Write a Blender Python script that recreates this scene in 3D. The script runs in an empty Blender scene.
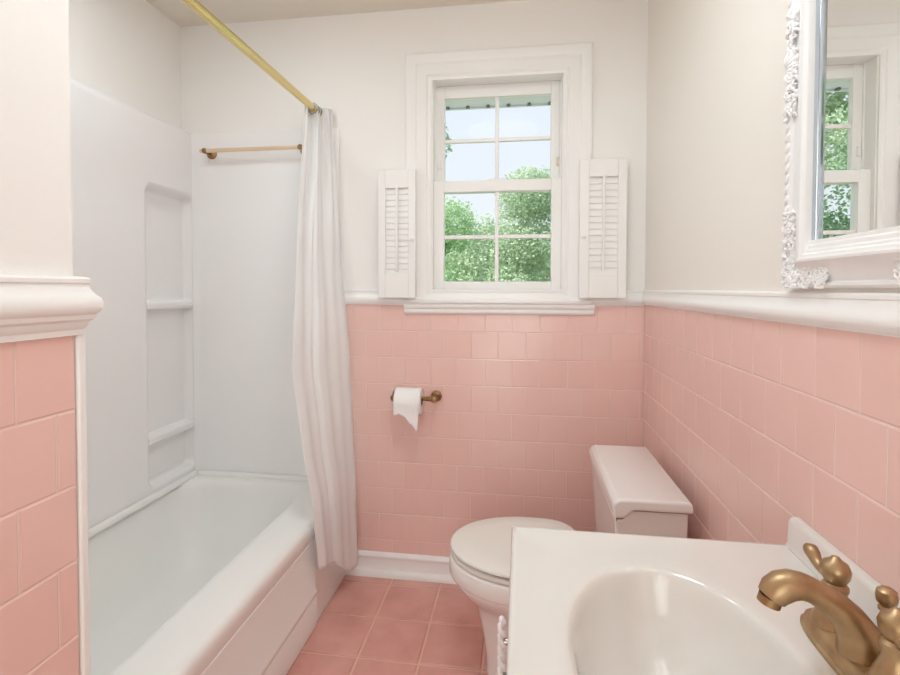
import bpy, bmesh, math, random
from mathutils import Vector, Matrix, noise
random.seed(7)
PI = math.pi
sc = bpy.context.scene
COL = sc.collection

# ------------------------------------------------------------------ materials
def srgb(r, g, b):
    f = lambda c: c / 12.92 if c <= .04045 else ((c + .055) / 1.055) ** 2.4
    return (f(r / 255), f(g / 255), f(b / 255), 1)

def mat(name, rgb, rough=.5, metal=0, spec=.5, coat=0, var=0, scale=8, bump=0, bscale=40, island=0, sss=0, var_col=None):
    m = bpy.data.materials.new(name); m.use_nodes = True
    nt = m.node_tree; b = nt.nodes['Principled BSDF']
    b.inputs['Base Color'].default_value = srgb(*rgb)
    b.inputs['Roughness'].default_value = rough
    b.inputs['Metallic'].default_value = metal
    b.inputs['Specular IOR Level'].default_value = spec
    b.inputs['Coat Weight'].default_value = coat
    b.inputs['Coat Roughness'].default_value = .08
    if var or island:
        mix = nt.nodes.new('ShaderNodeMix'); mix.data_type = 'RGBA'
        mix.inputs[6].default_value = srgb(*rgb)
        c2 = var_col or tuple(max(0, c - 40) for c in rgb)
        mix.inputs[7].default_value = srgb(*c2)
        tc = nt.nodes.new('ShaderNodeTexCoord')
        n = nt.nodes.new('ShaderNodeTexNoise'); n.inputs['Scale'].default_value = scale
        n.inputs['Detail'].default_value = 5
        nt.links.new(tc.outputs['Object'], n.inputs['Vector'])
        mr = nt.nodes.new('ShaderNodeMapRange')
        mr.inputs[1].default_value = .35; mr.inputs[2].default_value = .7
        mr.inputs[3].default_value = 0; mr.inputs[4].default_value = var
        nt.links.new(n.outputs['Fac'], mr.inputs[0])
        if island:
            g = nt.nodes.new('ShaderNodeNewGeometry')
            ma = nt.nodes.new('ShaderNodeMath'); ma.operation = 'MULTIPLY_ADD'
            ma.inputs[1].default_value = island
            nt.links.new(g.outputs['Random Per Island'], ma.inputs[0])
            nt.links.new(mr.outputs[0], ma.inputs[2])
            nt.links.new(ma.outputs[0], mix.inputs[0])
        else:
            nt.links.new(mr.outputs[0], mix.inputs[0])
        nt.links.new(mix.outputs[2], b.inputs['Base Color'])
    if bump:
        tc = nt.nodes.new('ShaderNodeTexCoord')
        n = nt.nodes.new('ShaderNodeTexNoise'); n.inputs['Scale'].default_value = bscale
        n.inputs['Detail'].default_value = 3
        bp = nt.nodes.new('ShaderNodeBump'); bp.inputs['Strength'].default_value = bump
        bp.inputs['Distance'].default_value = .004
        nt.links.new(tc.outputs['Object'], n.inputs['Vector'])
        nt.links.new(n.outputs['Fac'], bp.inputs['Height'])
        nt.links.new(bp.outputs[0], b.inputs['Normal'])
    return m

M = {}
M['paint'] = mat('wall_paint', (246, 244, 241), .42, bump=.05, bscale=90)
M['paint_right'] = mat('wall_paint_satin', (243, 238, 230), .34, bump=.05, bscale=90)
M['ceil'] = mat('ceiling_paint', (232, 224, 212), .8, bump=.05, bscale=90)
M['trim'] = mat('trim_enamel', (245, 244, 242), .3)
M['tile'] = mat('pink_tile', (240, 203, 194), .17, var=.12, scale=6, island=.2, var_col=(232, 186, 176), bump=.05, bscale=14)
M['grout'] = mat('wall_grout', (236, 212, 203), .8)
M['floor'] = mat('floor_tile', (229, 176, 166), .33, var=.7, scale=9, island=.15, var_col=(206, 148, 137), bump=.1, bscale=30)
M['fgrout'] = mat('floor_grout', (236, 196, 178), .85)
M['acrylic'] = mat('tub_acrylic', (244, 244, 241), .3)
M['surround'] = mat('surround_acrylic', (246, 245, 245), .38)
M['porcelain'] = mat('porcelain', (238, 235, 232), .1, coat=.5)
M['seat'] = mat('seat_plastic', (239, 237, 231), .2)
M['dark'] = mat('gap_shade', (70, 62, 58), .8)
M['marble'] = mat('cultured_marble', (228, 224, 219), .16, spec=.6, coat=1, var=.12, scale=4, var_col=(220, 215, 207))
M['cab'] = mat('cabinet_paint', (238, 236, 230), .35)
M['brass'] = mat('polished_brass', (226, 208, 150), .26, 1)
M['bronze'] = mat('antique_brass', (186, 158, 122), .4, .9, var=.6, scale=45, var_col=(150, 118, 82))
M['bronze2'] = mat('holder_brass', (168, 136, 96), .34, .9, var=.6, scale=60, var_col=(112, 84, 52))
M['copper'] = mat('pale_brass_bar', (234, 208, 178), .35, .5)
M['latch'] = mat('latch_cream', (228, 216, 194), .5)
M['seam'] = mat('tank_seam_shade', (150, 144, 140), .8)
M['nickel'] = mat('nickel', (168, 166, 162), .25, 1)
M['paper'] = mat('tissue', (248, 247, 246), .9, bump=.1, bscale=200)
M['card'] = mat('cardboard', (168, 136, 100), .9)
M['mirror'] = mat('mirror_silver', (246, 247, 246), .0, 1)
M['bevel'] = mat('bevel_edge', (200, 210, 220), .1, 1)
M['plaster'] = mat('frame_white', (246, 246, 246), .38)
M['leaf1'] = mat('leaf_bright', (206, 226, 186), .6, island=.9, var_col=(158, 194, 144), var=.3, scale=1)
M['leaf2'] = mat('leaf_cool', (214, 226, 198), .6, island=.9, var_col=(168, 192, 158), var=.3, scale=1)
M['leaf3'] = mat('leaf_deep', (196, 216, 182), .6, island=.9, var_col=(142, 176, 142), var=.3, scale=1)
M['bark'] = mat('bark', (120, 108, 92), .9, bump=.5, bscale=12)
M['lawn'] = mat('lawn', (112, 150, 92), .9, var=.6, scale=3)
M['eave'] = mat('eave_paint', (230, 232, 238), .6)
M['eave_dark'] = mat('eave_hanger', (120, 124, 120), .6)
M['bounce_slab'] = mat('bounce_slab', (226, 222, 212), .9, var=.4, scale=5)
M['siding'] = mat('siding', (214, 208, 200), .8)
M['door'] = mat('door_paint', (238, 234, 228), .4)

for k in ('leaf1', 'leaf2', 'leaf3'):
    nt = M[k].node_tree; b = nt.nodes['Principled BSDF']; c = b.inputs['Base Color'].links[0].from_socket
    tr = nt.nodes.new('ShaderNodeBsdfTranslucent'); nt.links.new(c, tr.inputs[0])
    mx = nt.nodes.new('ShaderNodeMixShader'); mx.inputs[0].default_value = .45
    nt.links.new(b.outputs[0], mx.inputs[1]); nt.links.new(tr.outputs[0], mx.inputs[2]); nt.links.new(mx.outputs[0], nt.nodes['Material Output'].inputs[0])
def cloth_mat():
    m = mat('curtain_cloth', (252, 252, 252), .85, spec=.2)
    nt = m.node_tree; b = nt.nodes['Principled BSDF']
    tr = nt.nodes.new('ShaderNodeBsdfTranslucent'); tr.inputs[0].default_value = srgb(252, 252, 252)
    mx = nt.nodes.new('ShaderNodeMixShader'); mx.inputs[0].default_value = .3
    nt.links.new(b.outputs[0], mx.inputs[1]); nt.links.new(tr.outputs[0], mx.inputs[2])
    nt.links.new(mx.outputs[0], nt.nodes['Material Output'].inputs[0])
    return m
M['cloth'] = cloth_mat()
def glass_mat():
    m = bpy.data.materials.new('pane_glass'); m.use_nodes = True
    nt = m.node_tree; nt.nodes.clear()
    out = nt.nodes.new('ShaderNodeOutputMaterial')
    t = nt.nodes.new('ShaderNodeBsdfTransparent'); t.inputs[0].default_value = (.996, .998, .998, 1)
    g = nt.nodes.new('ShaderNodeBsdfGlossy'); g.inputs['Roughness'].default_value = .01
    f = nt.nodes.new('ShaderNodeFresnel'); f.inputs[0].default_value = 1.10
    mx = nt.nodes.new('ShaderNodeMixShader')
    nt.links.new(f.outputs[0], mx.inputs[0]); nt.links.new(t.outputs[0], mx.inputs[1]); nt.links.new(g.outputs[0], mx.inputs[2])
    nt.links.new(mx.outputs[0], out.inputs[0])
    return m
M['glass'] = glass_mat()
def lamp_mat(name, s, c=(1, .95, .88, 1)):
    m = bpy.data.materials.new(name); m.use_nodes = True
    b = m.node_tree.nodes['Principled BSDF']
    b.inputs['Emission Color'].default_value = c; b.inputs['Emission Strength'].default_value = s
    return m
M['lamp'] = lamp_mat('added_lamp_diffuser', 3)  # glow of the added out-of-view lamps

# ------------------------------------------------------------------ mesh helpers
def link(name, bm, m, parent=None, smooth=False, bevel=0, seg=2, sub=0, kind=None, ang=40):
    bmesh.ops.recalc_face_normals(bm, faces=bm.faces)
    me = bpy.data.meshes.new(name); bm.to_mesh(me); bm.free()
    for k in (m if isinstance(m, (list, tuple)) else [m]): me.materials.append(M[k])
    o = bpy.data.objects.new(name, me); COL.objects.link(o)
    if bevel:
        b = o.modifiers.new('bv', 'BEVEL'); b.width = bevel; b.segments = seg; b.limit_method = 'ANGLE'; b.angle_limit = math.radians(35)
    if sub:
        s = o.modifiers.new('ss', 'SUBSURF'); s.levels = sub; s.render_levels = sub
    if smooth or bevel or sub:
        for p in me.polygons: p.use_smooth = True
        if not sub:
            try: me.set_sharp_from_angle(angle=math.radians(ang))
            except Exception: pass
    if parent:
        o.parent = parent
        o.matrix_parent_inverse = Matrix.Translation(-parent.location) if parent.type == 'EMPTY' else Matrix()
        if parent.type != 'EMPTY': o.matrix_parent_inverse = Matrix()
    if kind: o['kind'] = kind
    return o

def empty(name, loc, label=None, cat=None, group=None, kind=None):
    o = bpy.data.objects.new(name, None); COL.objects.link(o); o.location = loc; o.empty_display_size = .05
    return tag(o, label, cat, group, kind)
def tag(o, label=None, cat=None, group=None, kind=None):
    if label: o['label'] = label
    if cat: o['category'] = cat
    if group: o['group'] = group
    if kind: o['kind'] = kind
    return o

def box(bm, x0, x1, y0, y1, z0, z1, mi=0):
    v = [bm.verts.new((x, y, z)) for x in (x0, x1) for y in (y0, y1) for z in (z0, z1)]
    fs = [(0, 1, 3, 2), (4, 6, 7, 5), (0, 4, 5, 1), (2, 3, 7, 6), (0, 2, 6, 4), (1, 5, 7, 3)]
    for f in fs:
        q = bm.faces.new([v[i] for i in f]); q.material_index = mi
    return v

def tube(bm, pts, rad, n=16, cap=True, closed=False, sx=1, up=None):
    """Round tube along points; rad is a number or one radius per point."""
    pts = [Vector(p) for p in pts]
    N = len(pts)
    if not isinstance(rad, (list, tuple)): rad = [rad] * N
    rings = []; prev = None
    for i, p in enumerate(pts):
        if closed: t = pts[(i + 1) % N] - pts[i - 1]
        else: t = pts[min(i + 1, N - 1)] - pts[max(i - 1, 0)]
        t.normalize()
        if prev is None:
            u = Vector(up) if up else (Vector((0, 0, 1)) if abs(t.z) < .9 else Vector((1, 0, 0)))
            u = (u - t * u.dot(t)).normalized()
        else:
            u = (prev - t * prev.dot(t)).normalized()
        prev = u; w = t.cross(u)
        rings.append([bm.verts.new(p + (u * math.cos(2 * PI * k / n) + w * math.sin(2 * PI * k / n) * sx) * rad[i]) for k in range(n)])
    bridge(bm, rings, closed, cap)
    return rings

def bridge(bm, rings, closed=False, cap=True, mi=0):
    n = len(rings[0])
    R = len(rings)
    for i in range(R if closed else R - 1):
        a, b = rings[i], rings[(i + 1) % R]
        for k in range(n):
            f = bm.faces.new((a[k], a[(k + 1) % n], b[(k + 1) % n], b[k])); f.material_index = mi
    if cap and not closed:
        for r in (rings[0], rings[-1]):
            try: bm.faces.new(r).material_index = mi
            except ValueError: pass

def lathe(bm, prof, origin, axis=(0, 0, 1), n=24):
    """prof: (radius, height) pairs round an axis through origin."""
    a = Vector(axis).normalized(); u = Vector((1, 0, 0)) if abs(a.x) < .9 else Vector((0, 1, 0))
    u = (u - a * u.dot(a)).normalized(); w = a.cross(u); o = Vector(origin)
    rings = [[bm.verts.new(o + a * h + (u * math.cos(2 * PI * k / n) + w * math.sin(2 * PI * k / n)) * max(r, 1e-4)) for k in range(n)] for r, h in prof]
    bridge(bm, rings)

def ellipsoid(bm, c, r, rot=None, seg=10, rings=6):
    m = Matrix.Translation(c) @ (rot.to_4x4() if rot else Matrix()) @ Matrix.Diagonal((r[0], r[1], r[2], 1))
    bmesh.ops.create_uvsphere(bm, u_segments=seg, v_segments=rings, radius=1, matrix=m)

def prism(bm, poly, axis, a0, a1, mi=0):
    """Extrude a 2-D polygon along one axis. For 'x' poly is (y,z), 'y' (x,z), 'z' (x,y)."""
    def P(q, a):
        return {'x': (a, q[0], q[1]), 'y': (q[0], a, q[1]), 'z': (q[0], q[1], a)}[axis]
    A = [bm.verts.new(P(q, a0)) for q in poly]; B = [bm.verts.new(P(q, a1)) for q in poly]
    n = len(poly)
    for k in range(n): bm.faces.new((A[k], A[(k + 1) % n], B[(k + 1) % n], B[k])).material_index = mi
    bm.faces.new(A).material_index = mi; bm.faces.new(B[::-1]).material_index = mi

def rrect(x0, x1, y0, y1, r, n=6):
    """Rounded rectangle outline, 4*(n+1) points."""
    out = []
    for cx, cy, a0 in ((x1 - r, y1 - r, 0), (x0 + r, y1 - r, 90), (x0 + r, y0 + r, 180), (x1 - r, y0 + r, 270)):
        for k in range(n + 1):
            a = math.radians(a0 + 90 * k / n); out.append((cx + r * math.cos(a), cy + r * math.sin(a)))
    return out
def ring(bm, pts, z): return [bm.verts.new((x, y, z)) for x, y in pts]

# ------------------------------------------------------------------ dimensions (metres; right wall x=0, back wall y=0, floor z=0)
ZC = 2.335; WL = -1.11; AL = -1.945; YW = -1.3835; YF = -2.95; TOP = 1.135; T = .1095
G = .0026

# ------------------------------------------------------------------ room shell
bm = bmesh.new(); box(bm, AL - .12, .12, YF - .12, .14, -.12, -.004)
floor = link('floor', bm, 'fgrout', kind='structure')
bm = bmesh.new()
fx0, fy0, FT = -1.196, -.07, .2022
for i in range(-5, 8):
    for j in range(-1, 16):
        x0, x1 = max(fx0 + FT * i, AL), min(fx0 + FT * (i + 1), 0)
        y1, y0 = min(fy0 - FT * (j), 0), max(fy0 - FT * (j + 1), YF)
        if x1 - x0 < .01 or y1 - y0 < .01: continue
        g = .0035; c = .003
        b4 = [(x0 + g, y0 + g), (x1 - g, y0 + g), (x1 - g, y1 - g), (x0 + g, y1 - g)]
        t4 = [(x0 + g + c, y0 + g + c), (x1 - g - c, y0 + g + c), (x1 - g - c, y1 - g - c), (x0 + g + c, y1 - g - c)]
        bridge(bm, [ring(bm, b4, -.006), ring(bm, b4, -.002), ring(bm, t4, 0)])
link('floor_tile', bm, 'floor', floor)

bm = bmesh.new(); box(bm, AL - .12, .12, YF - .12, .14, ZC, ZC + .1)
link('ceiling', bm, 'ceil', kind='structure')

# back wall with window opening
OX0, OX1, OZ0, OZ1 = -.836, -.310, 1.14, 2.055
bm = bmesh.new()
box(bm, AL - .12, OX0, 0, .14, 0, ZC); box(bm, OX1, .12, 0, .14, 0, ZC)
box(bm, OX0, OX1, 0, .14, 0, OZ0); box(bm, OX0, OX1, 0, .14, OZ1, ZC)
wall_back = link('wall_back', bm, 'paint', kind='structure')
bm = bmesh.new(); box(bm, 0, .12, YF, 0, 0, ZC)
wall_right = link('wall_right', bm, 'paint_right', kind='structure')
bm = bmesh.new(); box(bm, WL - .10, WL, YF, YW, 0, ZC); box(bm, AL - .12, WL - .10, YW - .1, YW, 0, ZC)
wall_left = link('wall_left', bm, 'paint', kind='structure')
bm = bmesh.new(); box(bm, AL - .12, AL, YW, 0, 0, ZC)
wall_alcove = link('wall_alcove', bm, 'paint', kind='structure')
bm = bmesh.new(); box(bm, WL - .1, -.93, YF - .12, YF, 0, ZC); box(bm, -.17, .12, YF - .12, YF, 0, ZC); box(bm, -.93, -.17, YF - .12, YF, 2.03, ZC)
link('wall_front', bm, 'paint', kind='structure')
dr = empty('door_1', (-.17, YF - .12, 0), kind='structure')  # unseen door, set open to let the added hall light in
bm = bmesh.new(); box(bm, -.205, -.17, YF - .13 - .74, YF - .13, .01, 2.02)
link('door_panel', bm, 'door', dr, bevel=.003)
bm = bmesh.new(); lathe(bm, [(.0, 0), (.025, .0), (.025, .006), (.01, .01), (.01, .035), (.026, .045), (.028, .06), (.018, .07), (0, .072)], (-.205, YF - .13 - .68, .96), (-1, 0, 0))
link('door_knob', bm, 'brass', dr, smooth=True)
# added unseen hall, carries the fill light in through the open door
bm = bmesh.new(); box(bm, -1.9, .6, -4.6, YF - .12, -.12, -.002); link('floor_added_hall', bm, 'siding', kind='structure')
bm = bmesh.new(); box(bm, -1.9, .6, -4.6, YF - .12, 2.42, 2.5); link('ceiling_added_hall', bm, 'ceil', kind='structure')
bm = bmesh.new(); box(bm, -1.9, -1.8, -4.6, YF - .12, 0, 2.42); box(bm, .5, .6, -4.6, YF - .12, 0, 2.42); box(bm, -1.8, .5, -4.6, -4.5, 0, 2.42); box(bm, -1.8, WL - .1, YF - .22, YF - .12, 0, 2.42); box(bm, .12, .5, YF - .22, YF - .12, 0, 2.42); box(bm, WL - .1, .12, YF - .22, YF - .12, ZC, 2.42)
link('wall_added_hall', bm, 'paint', kind='structure')

def tiles(name, parent, axis, sgn, plane, u0, u1, zb, phase, t=.009, ext=0):
    """Running-bond wall tiles from the top down; axis is the horizontal axis, sgn the side the face looks to."""
    def P(u, d, z): return (u, plane + sgn * d, z) if axis == 'x' else (plane + sgn * d, u, z)
    bm = bmesh.new()
    k = 0; z1 = TOP
    while z1 > zb + .005:
        z0 = max(z1 - T, zb)
        zt = z1 + (ext if k == 0 else 0)
        ph = phase + (T / 2 if k % 2 else 0)
        n0 = math.floor((u0 - ph) / T)
        u = ph + n0 * T
        while u < u1:
            a, b = max(u, u0), min(u + T, u1)
            if b - a > .006:
                g = G / 2; c = .0016; jz = random.uniform(-.00015, .00015); td = t + jz
                q0 = [(a + g, z0 + g), (b - g, z0 + g), (b - g, zt - g), (a + g, zt - g)]
                q1 = [(a + g + c, z0 + g + c), (b - g - c, z0 + g + c), (b - g - c, zt - g - c), (a + g + c, zt - g - c)]
                rs = [[bm.verts.new(P(x, .001, z)) for x, z in q0], [bm.verts.new(P(x, td - .0009, z)) for x, z in q0], [bm.verts.new(P(x, td, z)) for x, z in q1]]
                bridge(bm, rs)
            u += T
        z1 -= T; k += 1
    # grout bed
    v = [bm.verts.new(P(u, t - .0011, z)) for u, z in ((u0, zb), (u1, zb), (u1, TOP + ext), (u0, TOP + ext))]
    bm.faces.new(v).material_index = 1
    return link(name, bm, ['tile', 'grout'], parent)
tiles('tile_wainscot', wall_back, 'x', -1, .006, -1.215, -.001, .06, -.07 - T * 20)
tiles('tile_wainscot', wall_right, 'y', -1, .007, YF, -.0035, .0, -1.027 - T * 30, ext=.009)
tiles('tile_wainscot', wall_left, 'y', 1, WL - .0065, YF, YW - .001, .0, -1.47 - T * 30)

# chair rail: profile (out, z)
RP = [(0, 1.133), (.008, 1.133), (.008, 1.141), (.012, 1.146), (.013, 1.152), (.018, 1.156), (.019, 1.162), (.0235, 1.167), (.0255, 1.173), (.0255, 1.180), (.0235, 1.186),
      (.019, 1.191), (.0145, 1.199), (.013, 1.206), (.0155, 1.208), (.0155, 1.213), (.012, 1.216), (.004, 1.217), (0, 1.217)]
def sweep_h(bm, path, prof, normals):
    """Sweep a horizontal moulding along a plan path; normals = offset direction per path vertex."""
    rings = [[bm.verts.new((p[0] + n[0] * o, p[1] + n[1] * o, z)) for o, z in prof] for p, n in zip(path, normals)]
    bridge(bm, rings)
bm = bmesh.new(); sweep_h(bm, [(WL, YF), (WL, YW), (WL - .09, YW)], RP, [(1, 0), (1, 1), (0, 1)])
link('trim_1', bm, 'trim', kind='structure', smooth=True, ang=30)
RB = [(o, z - .02 if z > 1.16 else z - (z - 1.133) * .7) for o, z in RP]
bm = bmesh.new(); sweep_h(bm, [(0, YF), (0, 0)], [(o * .62, z + .0075 * max(0, min(1, (1.17 - z) / .037))) for o, z in RB], [(-1, 0), (-1, -1)])
link('trim_2', bm, 'trim', kind='structure', smooth=True, ang=30)
RBs = [(o * .8, z) for o, z in RB]
bm = bmesh.new(); sweep_h(bm, [(-1.22, 0), (-.002, 0)], RBs, [(0, -1), (0, -1)])
link('trim_3', bm, 'trim', kind='structure', smooth=True, ang=30)
BP = [(0, 0), (.030, 0), (.030, .010), (.027, .018), (.021, .024), (.016, .026), (.015, .028), (.015, .072), (.018, .077), (.018, .084), (.012, .092), (.004, .096), (0, .096)]
bm = bmesh.new(); sweep_h(bm, [(-1.2, 0), (-.0, 0)], BP, [(0, -1), (0, -1)])
link('baseboard_back', bm, 'trim', kind='structure', smooth=True, ang=30)
bm = bmesh.new(); sweep_h(bm, [(0, YF), (0, -1.75)], BP, [(-1, 0), (-1, 0)])
link('baseboard_right', bm, 'trim', kind='structure', smooth=True, ang=30)

# ------------------------------------------------------------------ window
win = empty('window_1', (-.575, 0, 1.15), kind='structure')
# casing (3 sides, mitred)
CP = [(0, 0), (0, .012), (.008, .014), (.016, .012), (.022, .016), (.060, .018), (.066, .022), (.074, .023), (.080, .026), (.100, .027), (.106, .024), (.108, .016), (.108, 0)]
bm = bmesh.new()
ix0, ix1, iz1, zb = -.834, -.312, 2.04, 1.158
rings = []
for (sx, sz), base in (((-1, 0), (ix0, zb)), ((-1, 1), (ix0, iz1)), ((1, 1), (ix1, iz1)), ((1, 0), (ix1, zb))):
    rings.append([bm.verts.new((base[0] + sx * o, -d, base[1] + sz * o)) for o, d in CP])
bridge(bm, rings)
link('casing', bm, 'trim', win, smooth=True, ang=25)
bm = bmesh.new()   # jamb liner
box(bm, OX0, OX0 + .006, -.002, .13, OZ0, OZ1); box(bm, OX1 - .006, OX1, -.002, .13, OZ0, OZ1)
box(bm, OX0, OX1, -.002, .13, OZ1 - .012, OZ1)
box(bm, OX0, OX0 + .012, .058, .066, OZ0, OZ1); box(bm, OX1 - .012, OX1, .058, .066, OZ0, OZ1)
link('jamb', bm, 'trim', win)
bm = bmesh.new(); prism(bm, [(.135, 1.14), (-.029, 1.14), (-.032, 1.144), (-.032, 1.154), (-.029, 1.158), (.06, 1.162), (.135, 1.165)], 'x', -.944, -.204)
link('stool', bm, 'trim', win, bevel=.002)
bm = bmesh.new(); prism(bm, [(0, 1.098), (-.012, 1.098), (-.018, 1.106), (-.018, 1.118), (-.022, 1.122), (-.026, 1.13), (-.026, 1.14), (0, 1.14)], 'x', -.947, -.190)
link('apron', bm, 'trim', win, bevel=.0015)
def sash(name, x0, x1, z0, z1, gx0, gx1, gz0, gz1, y0, y1, lock=False):
    yg = (y0 + y1) / 2
    bm = bmesh.new()
    box(bm, x0, gx0, y0, y1, z0, z1); box(bm, gx1, x1, y0, y1, z0, z1)
    box(bm, gx0, gx1, y0, y1, z0, gz0); box(bm, gx0, gx1, y0, y1, gz1, z1)
    s = link(name, bm, 'trim', win, bevel=.0025)
    bm = bmesh.new()
    mx = (gx0 + gx1) / 2; mz = (gz0 + gz1) / 2; w = .0075
    box(bm, mx - w, mx + w, yg - .009, yg + .009, gz0, gz1)
    box(bm, gx0, mx - w, yg - .009, yg + .009, mz - w, mz + w); box(bm, mx + w, gx1, yg - .009, yg + .009, mz - w, mz + w)
    link('muntin', bm, 'trim', s, bevel=.002)
    bm = bmesh.new(); box(bm, gx0 - .004, gx1 + .004, yg - .0015, yg + .0015, gz0 - .004, gz1 + .004)
    link('glass_pane', bm, 'glass', s)
    if lock:
        bm = bmesh.new(); prism(bm, [(mx - .045, z1), (mx + .045, z1), (mx + .03, z1 + .007), (mx - .03, z1 + .007)], 'y', y0 + .004, y1 - .004)
        link('sash_lock', bm, 'trim', s, bevel=.002)
    return s
sash('upper_sash', -.826, -.322, 1.60, 2.043, -.793, -.357, 1.642, 1.992, .066, .094)
sash('lower_sash', -.830, -.316, 1.162, 1.640, -.788, -.356, 1.230, 1.594, .016, .050, lock=True)
for x in (-.8135, -.3285):
    bm = bmesh.new(); box(bm, x - .006, x + .006, .056, .066, 1.70, 1.735)
    link('sash_latch', bm, 'latch' if x > -.5 else 'trim', win, bevel=.002)

# ------------------------------------------------------------------ shutters
def shutter(x0, x1, z0, z1, ox0, ox1, oz0, oz1, knobx, label):
    y0, y1 = -.054, -.030
    s = empty('window_shutter', ((x0 + x1) / 2, y1, z0), label, 'shutter', 'louvered window shutters')
    bm = bmesh.new()
    box(bm, x0, ox0, y0, y1, z0, z1); box(bm, ox1, x1, y0, y1, z0, z1)
    box(bm, ox0, ox1, y0, y1, z0, oz0); box(bm, ox0, ox1, y0, y1, oz1, z1)
    link('frame', bm, 'trim', s, bevel=.002)
    n = 15; p = (oz1 - oz0) / n
    for k in range(n):
        zc = oz0 + p * (k + .5)
        bm = bmesh.new()
        a = math.radians(13); h = p * .555; t = .003
        poly = []
        for uu, tt in ((-h, -t * .4), (-h * .5, -t), (h * .5, -t), (h, -t * .4), (h, t * .4), (h * .5, t), (-h * .5, t), (-h, t * .4)):
            poly.append(((y0 + y1) / 2 + .001 + uu * math.sin(a) + tt * math.cos(a), zc + uu * math.cos(a) - tt * math.sin(a)))
        prism(bm, poly, 'x', ox0 - .002, ox1 + .002)
        link('louver', bm, 'trim', s)
    mx = (ox0 + ox1) / 2
    bm = bmesh.new(); box(bm, mx - .005, mx + .005, y0 - .004, y0 + .003, oz0 + .012, oz1 + .008)
    link('tilt_rod', bm, 'trim', s, bevel=.002)
    bm = bmesh.new(); lathe(bm, [(0, 0), (.004, 0), (.004, .006), (.0085, .010), (.0085, .016), (.004, .019), (0, .0195)], (knobx, y0, z0 + .235), (0, -1, 0), 16)
    link('knob', bm, 'trim', s, smooth=True)
    for zz in (z0 + .07, z1 - .07):
        hx = x0 if knobx > (x0 + x1) / 2 else x1
        hx = x1 - .004 if abs(x1 + .892) < .01 else x0 + .004
        bm = bmesh.new(); tube(bm, [(hx, y1 + .003, zz - .02), (hx, y1 + .003, zz + .02)], .0035, 8)
        link('hinge', bm, 'trim', s)
shutter(-1.046, -.892, 1.163, 1.678, -1.016, -.921, 1.256, 1.603, -.906, 'white louvered shutter folded open beside the shower curtain')
shutter(-.254, -.080, 1.165, 1.692, -.218, -.112, 1.258, 1.626, -.238, 'white louvered shutter folded open beside the corner above the toilet')

# ------------------------------------------------------------------ bathtub
tub = empty('bathtub', (-1.56, -.69, 0), 'white bathtub with a plain apron set in the alcove', 'bathtub')
X0, X1, Y0, Y1 = AL + .003, -1.185, YW + .003, -.003
ZR = .385
bm = bmesh.new(); n = 8
def rr(x0, x1, y0, y1, r, z): return ring(bm, rrect(x0, x1, y0, y1, r, n), z)
ins = dict(x0=AL + .05, x1=-1.335, y0=YW + .09, y1=-.055)
R_ = [rr(X0, X1 - .010, Y0, Y1, .004, .0), rr(X0, X1 - .010, Y0, Y1, .004, ZR - .075), rr(X0, X1 - .006, Y0, Y1, .005, ZR - .060), rr(X0, X1 - .001, Y0, Y1, .006, ZR - .038), rr(X0, X1, Y0, Y1, .006, ZR - .020),
      rr(X0 + .001, X1 - .004, Y0 + .001, Y1 - .001, .006, ZR - .010), rr(X0 + .003, X1 - .012, Y0 + .003, Y1 - .003, .008, ZR - .003), rr(X0 + .006, X1 - .024, Y0 + .006, Y1 - .006, .010, ZR),
      rr(ins['x0'] + -0.0120, ins['x1'] - -0.0240, ins['y0'] + 0.0000, ins['y1'] - -0.0120, .13, ZR - 0.0000),
      rr(ins['x0'] + -0.0060, ins['x1'] - -0.0140, ins['y0'] + 0.0100, ins['y1'] - -0.0040, .13, ZR - 0.0012),
      rr(ins['x0'] + -0.0006, ins['x1'] - -0.0050, ins['y0'] + 0.0190, ins['y1'] - 0.0032, .13, ZR - 0.0040),
      rr(ins['x0'] + 0.0042, ins['x1'] - 0.0030, ins['y0'] + 0.0270, ins['y1'] - 0.0096, .13, ZR - 0.0090),
      rr(ins['x0'] + 0.0084, ins['x1'] - 0.0100, ins['y0'] + 0.0340, ins['y1'] - 0.0152, .13, ZR - 0.0165),
      rr(ins['x0'] + 0.0120, ins['x1'] - 0.0160, ins['y0'] + 0.0400, ins['y1'] - 0.0200, .13, ZR - 0.0270),
      rr(ins['x0'] + 0.0156, ins['x1'] - 0.0220, ins['y0'] + 0.0460, ins['y1'] - 0.0248, .13, ZR - 0.0450),
      rr(ins['x0'] + 0.0198, ins['x1'] - 0.0290, ins['y0'] + 0.0530, ins['y1'] - 0.0304, .13, ZR - 0.0750),
      rr(ins['x0'] + .045, ins['x1'] - .054, ins['y0'] + .08, ins['y1'] - .06, .13, ZR - .16),
      rr(ins['x0'] + .065, ins['x1'] - .065, ins['y0'] + .10, ins['y1'] - .11, .13, .12),
      rr(ins['x0'] + .085, ins['x1'] - .085, ins['y0'] + .13, ins['y1'] - .16, .12, .082),
      rr(ins['x0'] + .12, ins['x1'] - .12, ins['y0'] + .18, ins['y1'] - .21, .10, .07)]
bridge(bm, R_)
link('basin', bm, 'acrylic', tub, smooth=True, ang=60)
bm = bmesh.new()
prism(bm, [(-1.198, .004), (-1.186, .004), (-1.186, .098), (-1.189, .104), (-1.189, .112), (-1.186, .118), (-1.187, .128), (-1.191, .134), (-1.191, .316), (-1.196, .320)], 'y', Y0 + .002, -.345)
link('apron_panel', bm, 'acrylic', tub, bevel=.0015)
bm = bmesh.new(); lathe(bm, [(0, 0), (.035, 0), (.035, .002), (.028, .004), (0, .004)], (-1.60, -1.08, .0705))
link('drain', bm, 'nickel', tub, smooth=True)
bm = bmesh.new()
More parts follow.
